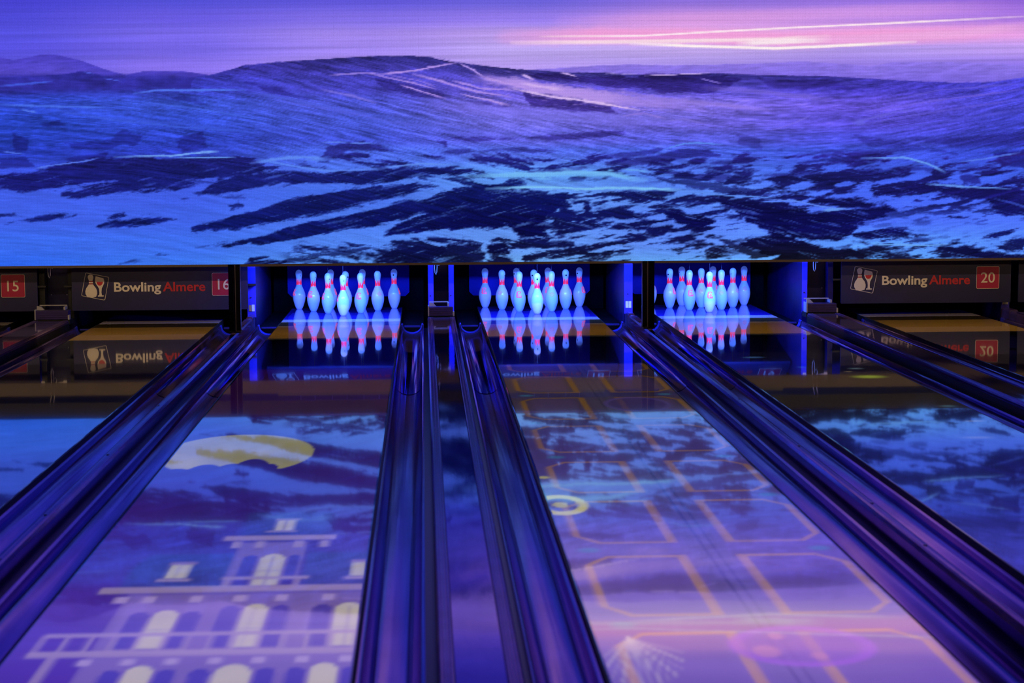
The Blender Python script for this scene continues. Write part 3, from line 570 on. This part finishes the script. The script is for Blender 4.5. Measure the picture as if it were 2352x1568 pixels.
for n, c in LANES.items():
    up_ = n in LIT
    t = thing('sweep_board', BLAB[n], 'sign board', (c+BOFF[n], 17.60 if up_ else Y_BOARD, .482 if up_ else .11), 'sweep boards with lane numbers')
    if up_: t.rotation_euler = (math.radians(-60),0,0)
    hb = .735 if up_ else .78
    MB().bbox(-hb,hb,0,.018,0,.49,.006).build('board', m_board, t)
    if not up_:
        for s in (-1,1): MB().box(min(s*.72,s*.85),max(s*.72,s*.85),.018,.074,.21,.225).build('arm', m_black, t)
    frame_mesh(LX,LZ,.106,.106,.012,.0035,ROT).build('logo_frame', m_cream, t)
    def sh(P): return [(LX+x*.9-.026, LZ+z*.88) for x,z in P]
    MB().flat(sh(pinp)[::-1],-.0015).build('logo_pin_body', m_cream, t)
    MB().flat(sh(pint)[::-1],-.0015).build('logo_pin_head', m_cream, t)
    MB().flat(sh([(-.033,.034),(.007,.034),(.007,.046),(-.033,.046)]),-.0015).build('logo_pin_stripe', m_cream, t)
    for z0 in (.024,.048): MB().flat(sh([(-.034,z0),(.008,z0),(.006,z0+.008),(-.032,z0+.008)]),-.0014).build('logo_pin_band', m_red, t)
    MB().flat(sh(glass),-.0015).build('logo_glass', m_cream, t)
    MB().flat(sh(wine)[::-1],-.0025).build('logo_wine', m_red, t)
    o = obj('lettering', me_bowl, m_cream, t); o.location = (-.406,0,.170); o['label'] = 'cream word Bowling'
    o = obj('lettering', me_alm, m_red, t); o.location = (.026,0,.170); o['label'] = 'red word Almere'
    p = MB().flat(rrect(.567,.227,.103,.100,.012),-.0015).build('number_plate', m_crimson, t)
    frame_mesh(.567,.227,.105,.102,.013,.003).build('plate_outline', m_cream, p)
    o = obj('number', me_num[n], m_cream, p); w_ = max(v.co.x for v in me_num[n].vertices); o.location = (.567-w_/2,-.002,.181)
# ------------------------------------------------------------------ pins
IN = .0254
PROF = [(0,.90),(.06,1.0),(.35,1.19),(.75,1.414),(1.4,1.68),(2.25,1.953),(2.8,2.12),(3.375,2.255),(3.95,2.345),(4.5,2.383),(5.2,2.36),(5.875,2.2815),(6.55,2.09),(7.25,1.8515),(7.95,1.53),(8.625,1.236),(9.0,1.095),(9.375,.9825),(9.7,.925),(10.,.8985),(10.4,.905),(10.875,.935),(11.3,.987),(11.75,1.047),(12.2,1.125),(12.625,1.203),(13.1,1.255),(13.5,1.2735),(13.9,1.235),(14.25,1.12),(14.55,.94),(14.78,.70),(14.92,.43),(14.98,.2)]
def rad(z): return np.interp(z/IN, [p[0] for p in PROF], [p[1] for p in PROF])*IN
def pin_mesh(n=28):
    m = MB(); k = len(PROF)
    vs_ = [(r*IN*math.cos(2*math.pi*i/n), r*IN*math.sin(2*math.pi*i/n), z*IN) for z,r in PROF for i in range(n)]+[(0,0,15*IN)]
    fs_ = [(j*n+i,j*n+(i+1)%n,(j+1)*n+(i+1)%n,(j+1)*n+i) for j in range(k-1) for i in range(n)]
    fs_ += [(( k-1)*n+i,(k-1)*n+(i+1)%n,k*n) for i in range(n)]+[tuple(range(n-1,-1,-1))]
    return m.add(vs_,fs_).mesh('pin_body', True)
def wrap(cells, off):            # quads lying on the pin: (angle0, angle1, z0, z1)
    m = MB()
    for a0,a1,z0,z1 in cells:
        V = []
        for a, z in ((a0,z0),(a1,z0),(a1,z1),(a0,z1)):
            r = rad(z)+off; V.append((r*math.sin(a), -r*math.cos(a), z))
        m.add(V,[(0,1,2,3)])
    return m
def crown_mesh():
    m = MB(); n = 84; rows = 8; vs_ = []; fs_ = []
    for i in range(n):
        a = 2*math.pi*i/n; tri = abs(((i/n*7) % 1)*2-1); z1 = (10.25+1.45*tri)*IN; z0 = 9.35*IN
        for j in range(rows):
            z = z0+(z1-z0)*j/(rows-1); r = rad(z)+.0007; vs_.append((r*math.sin(a),-r*math.cos(a),z))
    for i in range(n):
        for j in range(rows-1): fs_.append((i*rows+j,((i+1)%n)*rows+j,((i+1)%n)*rows+j+1,i*rows+j+1))
    return m.add(vs_,fs_).mesh('crown', True)
def glyph(rows, z0, z1, half):
    C = []; nr = len(rows); ncol = len(rows[0])
    for j, row in enumerate(rows):
        for i, ch in enumerate(row):
            if ch == '#': C.append((-half+2*half*i/ncol, -half+2*half*(i+1)/ncol, z1-(z1-z0)*(j+1)/nr, z1-(z1-z0)*j/nr))
    return C
BOLD = ['.#####.','##...##','##.....','##.###.','##.#...','##.###.','##.#..#','##.####','.######']
FAINT = ['...#...','..###..','.#...#.','#######','.......','#######','.#...#.','..###..']
me_pin = pin_mesh(); me_crown = crown_mesh()
me_bold = wrap(glyph(BOLD,5.3*IN,7.7*IN,.46),.0008).mesh('emblem'); me_faint = wrap(glyph(FAINT,5.7*IN,7.4*IN,.42),.0008).mesh('emblem')
def disc(z, r):
    m = MB(); R = rad(z)+.0008; k = 12
    return m.add([(r*math.cos(2*math.pi*i/k), -math.sqrt(max(R*R-(r*math.cos(2*math.pi*i/k))**2,0)), z+r*math.sin(2*math.pi*i/k)) for i in range(k)],[tuple(range(k))]).mesh('plug')
me_big = disc(12.75*IN,.0078); me_small = disc(12.75*IN,.0042)
SP, RW = .3048, .264
POS = {1:(0,0),2:(-SP/2,RW),3:(SP/2,RW),4:(-SP,2*RW),5:(0,2*RW),6:(SP,2*RW),7:(-1.5*SP,3*RW),8:(-.5*SP,3*RW),9:(.5*SP,3*RW),10:(1.5*SP,3*RW)}
PN = {1:'front tip of the %s rack',2:'second row of the %s rack, left pin',3:'second row of the %s rack, right pin',4:'third row of the %s rack, left end',5:'third row of the %s rack, middle pin',6:'third row of the %s rack, right end',7:'back row of the %s rack, left end',8:'back row of the %s rack, second from left',9:'back row of the %s rack, second from right',10:'back row of the %s rack, right end'}
TURN = {17:{1:-75,2:-62,3:-20,4:-34,5:140,6:200,7:-60,8:75,9:80,10:80},18:{1:90,2:-6,3:180,4:155,5:60,6:95,7:-12,8:40,9:-5,10:48},19:{1:-3,2:6,3:168,4:55,5:165,6:225,7:110,8:215,9:54,10:180}}
RACK = {17:'left',18:'middle',19:'right'}
for n in LIT:
    for k,(ox,oy) in POS.items():
        y = 17.6228+oy
        t = thing('bowling_pin', 'white bowling pin with red crown, '+PN[k] % RACK[n], 'bowling pin', (LANES[n]+ox, y, 0.0), 'racked bowling pins')
        a = math.radians(TURN[n][k])
        ob = [obj('pin_body', me_pin, m_pin, t), obj('crown', me_crown, m_crown, t)]
        e = obj('emblem', me_bold, m_mark, t); e['label'] = 'bold pink emblem'; e.rotation_euler.z = a
        e = obj('emblem', me_faint, m_faint, t); e['label'] = 'faint pink emblem'; e.rotation_euler.z = a+math.pi
        e = obj('plug', me_big, m_hole, t); e.rotation_euler.z = a-math.pi/2
        e = obj('plug', me_small, m_hole, t); e.rotation_euler.z = a+math.pi/2
        ob[1].rotation_euler.z = a*.3
        zt = .47+(y-17.62)*.55 if y < 18.05 else .95
        MB().tube([(0,0,.380),(0,0,zt)],.0011,5).build('cord', m_cord, t)
# ------------------------------------------------------------------ lamps
def area(name, parent, loc, d, sx, sy, power, colour):
    l = bpy.data.lights.new(name,'AREA'); l.shape = 'RECTANGLE'; l.size = sx; l.size_y = sy; l.energy = power; l.color = colour
    o = bpy.data.objects.new(name, l); COL.objects.link(o); o.parent = parent; o.location = loc
    o.rotation_euler = Vector(d).to_track_quat('-Z','Y').to_euler(); return o
for n in LIT:
    t = thing('blacklight_lamp', 'blacklight tube behind the brown fascia above the rack on '+WHERE[n], 'lamp', (LANES[n],16.90,.60), 'blacklight tubes')
    MB().bbox(-.56,.56,.001,.035,-.02,.045,.004).build('housing', m_lamp, t)
    MB().tube([(-.52,.042,-.012),(.52,.042,-.012)],.010,10).build('tube', m_tubeuv, t)
    area('light', t, (0,.056,-.024), (0,.70,-.71), 1.0, .03, UV_POWER, UV_COLOUR)
for i,(x0,x1) in enumerate(((-5.4,-1.75),(3.55,6.9))):  # added lamps, not known fittings: they warm the lowered boards
    t = thing('added_lamp', 'added warm tube lamp on the back of the screen, %s end' % ('left','right')[i], 'lamp', ((x0+x1)/2,15.51,.80), 'added warm tubes behind the screen')
    h = (x1-x0)/2
    MB().bbox(-h,h,-.009,.03,-.02,.03,.004).build('housing', m_lamp, t)
    MB().tube([(-h+.03,.036,-.004),(h-.03,.036,-.004)],.010,10).build('tube', m_tubew, t)
    area('light', t, (0,.05,-.008), (0,.95,-.32), 2*h-.1, .03, WARM_POWER*2*h/3.6, WARM_COLOUR)
t = thing('added_lamp', 'added long warm downlight tube high on the back of the screen', 'lamp', (.72,15.50,1.30), 'added warm tubes behind the screen')  # added lamp, not a known fitting: it warms the maple panels
MB().bbox(-5.4,5.4,0,.05,-.02,.03,.004).build('housing', m_lamp, t)
MB().tube([(-5.37,.06,-.022),(5.37,.06,-.022)],.010,10).build('tube', m_tubew, t)
area('light', t, (0,.09,-.036), (0,.22,-1), 10.7, .03, WARM_POWER*14, WARM_COLOUR)
# ------------------------------------------------------------------ projectors that throw the moving pictures on the lanes
def boxm(x, y, x0, x1, y0, y1, s=.008, sy=None):
    sy = sy or s*1.6
    return sst(-s,s,x-x0)*sst(-s,s,x1-x)*sst(-sy,sy,y-y0)*sst(-sy,sy,y1-y)
def archm(x, y, x0, x1, y0, y1):                       # window with a round head (head towards larger y)
    r = (x1-x0)/2; cx = (x0+x1)/2
    body = boxm(x,y,x0,x1,y0,y1-r*2.2)
    e = np.sqrt(((x-cx)/r)**2+((y-(y1-r*2.2))/(r*2.2))**2)
    return np.maximum(body, sst(1.1,.9,e)*(y >= y1-r*2.2-.01))
def over(c, m, col): return c*(1-m[...,None])+np.array(col)*m[...,None]
def house(x, y):
    far = sst(6,12,y)[...,None]
    c = np.array([.030,.004,.080])*(1-far)+np.array([.022,.003,.036])*far
    cl = fbm(x*2.2,y*.8,11,4)[...,None]
    c = c*(1+.55*cl)
    e = np.sqrt(((x+.205)/.385)**2+((y-9.58)/.64)**2)
    mo = sst(1.015,.985,e); spots = .5+.5*fbm(x*7,y*3,15,3)
    for bx, by, br, bh in ((-.44,8.93,.10,.20),(-.31,8.95,.095,.30),(-.19,8.98,.085,.28),(-.095,9.0,.10,.40),(-.005,8.98,.05,.27),(-.56,8.9,.12,.25)):
        mo = mo*sst(.97,1.03,np.sqrt(((x-bx)/br)**2+((y-by)/bh)**2))
    c = over(c, mo, (0,0,0))+mo[...,None]*(np.array([.31,.29,.0])*(.72+.5*spots[...,None]))
    ROOF, BODY, TRIM, WIN, SHUT, SH = (.016,.022,.060), (.112,.070,.140), (.215,.155,.160), (.34,.31,.14), (.030,.014,.120), (.060,.034,.13)
    tower_roof = boxm(x,y,.0,.36,7.46,7.98,.03)*sst(0,.05,.36-abs(x-.18)*1.0-(y-7.46)*.22)
    c = over(c, .75*tower_roof, ROOF)
    c = over(c, boxm(x,y,.125,.225,7.80,7.84), (.15,.10,.14)); c = over(c, boxm(x,y,.135,.21,7.59,7.80), WIN); c = over(c, boxm(x,y,.105,.225,7.56,7.585), TRIM); c = over(c, .5*boxm(x,y,.168,.176,7.6,7.8,.003), BODY)
    main_roof = boxm(x,y,-.33,.70,6.58,7.16,.02)*sst(0,.06,.62-abs(x-.18)-(y-6.6)*.22)
    c = over(c, .8*main_roof*(1-boxm(x,y,.03,.30,6.6,7.35)), ROOF)
    c = over(c, boxm(x,y,.025,.285,6.60,7.36), BODY)
    c = over(c, archm(x,y,.06,.115,6.62,7.12), SHUT); c = over(c, archm(x,y,.23,.275,6.62,7.12), SHUT)
    c = over(c, archm(x,y,.128,.215,6.62,7.14), WIN); c = over(c, .4*boxm(x,y,.168,.175,6.62,7.1,.003), BODY); c = over(c, .4*boxm(x,y,.128,.215,6.84,6.86), BODY)
    c = over(c, boxm(x,y,-.05,.39,7.40,7.49), TRIM)
    for bx in (.01,.10,.25,.35): c = over(c, boxm(x,y,bx-.018,bx+.018,7.26,7.38), TRIM)
    c = over(c, .9*boxm(x,y,.015,.325,6.71,6.76), TRIM)
    for bx in (.035,.285): c = over(c, .9*boxm(x,y,bx-.008,bx+.008,6.6,6.72), TRIM)
    for bx in (-.155,.51): 
        c = over(c, boxm(x,y,bx-.045,bx+.05,6.97,7.02), (.16,.10,.13)); c = over(c, boxm(x,y,bx-.038,bx+.038,6.75,6.97), WIN); c = over(c, boxm(x,y,bx-.06,bx+.06,6.70,6.74), TRIM); c = over(c, .5*boxm(x,y,bx-.003,bx+.003,6.75,6.96,.003), BODY)
    c = over(c, boxm(x,y,-.28,.60,5.2,6.52), BODY)
    for k in range(5): c = over(c, .35*boxm(x,y,-.255+.2*k,-.195+.2*k,5.9,6.5), (.15,.10,.25))
    for x0, x1, yt in ((-.155,-.072,6.27),(.135,.215,6.34),(.44,.53,6.34)):
        c = over(c, archm(x,y,x0-.075,x0-.012,5.78,yt-.02), SHUT); c = over(c, archm(x,y,x1+.012,x1+.075,5.78,yt-.02), SHUT)
        c = over(c, archm(x,y,x0,x1,5.78,yt), WIN)
        m_ = (x0+x1)/2; c = over(c, .45*boxm(x,y,m_-.003,m_+.003,5.78,yt-.05,.003), BODY); c = over(c, .4*boxm(x,y,x0,x1,6.0,6.015), BODY)
    c = over(c, boxm(x,y,-.39,.72,6.52,6.615), TRIM); c = over(c, .5*boxm(x,y,-.33,.72,6.49,6.53), SH)
    for bx in (-.295,-.20,-.04,.11,.25,.41): c = over(c, boxm(x,y,bx-.022,bx+.022,6.38,6.47), (.26,.19,.25))
    c = over(c, .9*boxm(x,y,-.46,.72,5.93,5.975), TRIM)
    for k in range(14): c = over(c, .8*boxm(x,y,-.455+.075*k-.008,-.455+.075*k+.008,5.74,5.94), TRIM)
    c = over(c, .95*boxm(x,y,-.47,.72,5.69,5.76), TRIM)
    for k in range(7): c = over(c, boxm(x,y,-.28+.13*k-.02,-.28+.13*k+.02,5.59,5.66), (.24,.18,.23))
    c = over(c, .8*boxm(x,y,-.40,-.37,4.6,5.7), TRIM)
    for x0, x1 in ((-.14,-.06),(.12,.23),(.40,.48)):
        c = over(c, archm(x,y,x0-.07,x0-.012,4.8,5.54), SHUT); c = over(c, archm(x,y,x1+.012,x1+.07,4.8,5.54), SHUT); c = over(c, archm(x,y,x0,x1,4.8,5.58), WIN)
    return c*sst(13.4,13.2,y)[...,None]
def octa(x, y):
    far = sst(6,12.5,y)[...,None]
    c = np.array([.082,.050,.150])*(1-far)+np.array([.030,.020,.038])*far
    road = boxm(x,y,-.06,.10,0,14,.03); c = over(c, .35*road, (.05,.05,.10))
    for k in (-.02,.012,.05): c = over(c, .6*boxm(x,y,k-.004,k+.004,0,14,.004), (.01,.01,.03))
    OR = np.array([.24,.125,.025])*(1-far)+np.array([.140,.066,.006])*far
    def octd(x0, x1, y0, y1, side):      # signed distance to a box whose outer corners are cut
        X = (x-x0)/(x1-x0); X = X if side > 0 else 1-X
        d = np.minimum(np.minimum(X*(x1-x0), (1-X)*(x1-x0))*.62, np.minimum(y-y0, y1-y)*.62)
        cut = ((1-X)*(x1-x0)*1.0+np.minimum(y-y0,y1-y)*.62-.105)*.72
        return np.minimum(d, cut)
    for r, (y0,y1) in enumerate(((3.8,4.72),(4.94,5.88),(6.06,7.02),(7.22,8.15),(8.32,9.20),(9.46,10.42),(10.64,11.62),(11.82,12.72),(12.95,13.9))):
        for s, x0, x1 in ((1,.105,.525),(-1,-.485,-.065)):
            d = octd(x0,x1,y0,y1,s); k = sst(.004,.011,d)*sst(.032,.024,d)
            c = over(c, .40*sst(.03,.06,d), (.060,.032,.120)); c = c*(1-k[...,None])+OR*k[...,None]
    for bx, by in ((-.42,5.97),(.46,8.24),(.45,7.10),(-.43,7.12),(-.40,9.33),(.43,9.3),(-.42,11.72),(.44,11.72),(-.44,10.52)):
        c = over(c, .7*sst(1.2,.4,np.sqrt(((x-bx)/.05)**2+((y-by)/.05)**2)), (.03,.14,.18))
    e = np.sqrt(((x+.47)/.115)**2+((y-8.06)/.23)**2); k = sst(1.08,.95,e)*np.maximum(sst(.60,.72,e), .8*sst(.32,.25,e)); c = over(c, k, (.46,.42,.02))
    k = sst(1.2,.6,np.sqrt(((x+.50)/.03)**2+((y-8.75)/.04)**2)); c = over(c, .8*k, (.40,.38,.02))
    e = np.sqrt(((x-.22)/.20)**2+((y-11.27)/.33)**2); c = over(c, .7*sst(1.05,.9,e), (.025,.012,.10)); c = over(c, .6*sst(1.05,.95,e)*sst(.80,.9,e), (.06,.04,.17))
    e = np.sqrt(((x-.10)/.225)**2+((y-5.68)/.24)**2)
    c = over(c, .55*sst(1.05,.85,e), (.13,.035,.24)); c = over(c, .55*sst(1.06,.95,e)*sst(.70,.92,e), (.20,.04,.36))
    for bx,by,r in ((-.02,5.62,.05),(.13,5.56,.03),(.04,5.80,.03)): c = over(c, .6*sst(1.1,.6,np.sqrt(((x-bx)/r)**2+((y-by)/r/1.6)**2)), (.34,.13,.16))
    for i in range(13):                   # white burst
        a = math.radians(-60+11*i); dx, dy = math.sin(a)*.15, -math.cos(a)*.55
        x0, y0 = -.42, 5.80; t = np.clip(((x-x0)*dx*20+(y-y0)*dy)/(dx*dx*20+dy*dy),0,1)
        d = np.sqrt((x-x0-t*dx)**2+((y-y0-t*dy)*.3)**2); c = over(c, (.6 if i % 2 else .25)*sst(.009,.002,d)*(1-.45*t), (.36,.32,.24))
    c = over(c, .35*sst(1.2,.2,np.sqrt(((x+.2)/.10)**2+((y-7.1)/.10)**2)), (.20,.12,.20))
    return c*sst(13.5,13.35,y)[...,None]
def spots(x, y):  # dots of a disco lamp; an added third projector stands in for it
    c = np.zeros(x.shape+(3,)); 
    for bx,by,rx,ry,col in ((.300,12.50,.13,.10,(.30,.42,.02)),(.0,12.55,.10,.02,(.05,.05,.01)),(-.26,13.75,.09,.06,(.05,.14,.30)),(.32,12.98,.06,.05,(.10,.16,.16)),(.23,12.80,.03,.03,(.20,.15,.06)),(-.03,13.1,.04,.05,(.03,.10,.12)),(.42,11.02,.06,.05,(.05,.13,.14)),(.24,9.8,.1,.05,(.10,.10,.02)),(.40,10.4,.07,.03,(.16,.15,.05))):
        c = np.maximum(c, sst(1.2,.15,np.sqrt(((x-bx)/rx)**2+((y-by)/ry)**2))[...,None]*np.array(col)*1.0)
    return c+.004
PY, PZ, SD = 8.9, 3.80, .25
m_slide = bpy.data.materials.new('projector slide'); m_slide.use_nodes = True
N = m_slide.node_tree.nodes; L = m_slide.node_tree.links; N.clear()
o_ = N.new('ShaderNodeOutputMaterial'); tr = N.new('ShaderNodeBsdfTransparent'); at = N.new('ShaderNodeAttribute'); at.attribute_name = 'picture'
L.new(at.outputs['Color'], tr.inputs[0]); L.new(tr.outputs[0], o_.inputs[0])
YA, YB = 2.6, 14.2
for n, pic, k_ in ((17,house,1.),(18,octa,1.),(19,spots,1.)):
    t = thing('projector', 'ceiling projector aimed down at '+WHERE[n], 'projector', (LANES[n],PY,PZ), 'lane projectors')
    lx = np.linspace(-.527,.527,81 if n != 19 else 60); ly = np.linspace(YA,YB,620 if n != 19 else 300)
    gx, gy = np.meshgrid(lx, ly)
    c = pic(gx, gy)
    d = np.sqrt(gx**2+(gy-PY)**2+PZ**2); c = np.clip(c*(d**3/200.)[...,None], 0, 1)
    f = SD/PZ; nx_, ny_ = len(lx), len(ly)
    co = np.stack([gx*f,(gy-PY)*f,np.full(gx.shape,-SD)],-1).reshape(-1,3)
    idx = np.arange(nx_*ny_).reshape(ny_,nx_); q4 = np.stack([idx[:-1,:-1],idx[:-1,1:],idx[1:,1:],idx[1:,:-1]],-1).reshape(-1,4)
    me = bpy.data.meshes.new('slide'); me.vertices.add(len(co)); me.vertices.foreach_set('co', co.astype(np.float32).ravel())
    me.loops.add(q4.size); me.loops.foreach_set('vertex_index', q4.astype(np.int32).ravel())
    me.polygons.add(len(q4)); me.polygons.foreach_set('loop_start', np.arange(0,q4.size,4,dtype=np.int32)); me.update(calc_edges=True)
    a = me.attributes.new('picture','FLOAT_COLOR','POINT'); cc = np.ones((len(co),4),np.float32); cc[:,:3] = c.reshape(-1,3); a.data.foreach_set('color', cc.ravel())
    obj('slide', me, m_slide, t)
    x1, ya, yb = .527*f, (YA-PY)*f, (YB-PY)*f
    b = MB(); zt, zb = .16, -SD
    b.box(-.09,.09,ya-.03,yb+.03,zt-.01,zt)
    b.box(-.09,-.08,ya-.03,yb+.03,zb-.004,zt-.01).box(.08,.09,ya-.03,yb+.03,zb-.004,zt-.01).box(-.08,.08,ya-.03,ya-.02,zb-.004,zt-.01).box(-.08,.08,yb+.02,yb+.03,zb-.004,zt-.01)
    b.box(-.08,-x1,ya-.02,yb+.02,zb-.004,zb).box(x1,.08,ya-.02,yb+.02,zb-.004,zb).box(-x1,x1,ya-.02,ya,zb-.004,zb).box(-x1,x1,yb,yb+.02,zb-.004,zb)
    b.build('body', m_black, t)
    MB().tube([(0,0,zt),(0,0,4.2-PZ)],.02,10).build('mount', m_black, t)
    l = bpy.data.lights.new('light','POINT'); l.energy = PROJECTOR_POWER; l.shadow_soft_size = 0; o = bpy.data.objects.new('light', l); COL.objects.link(o); o.parent = t
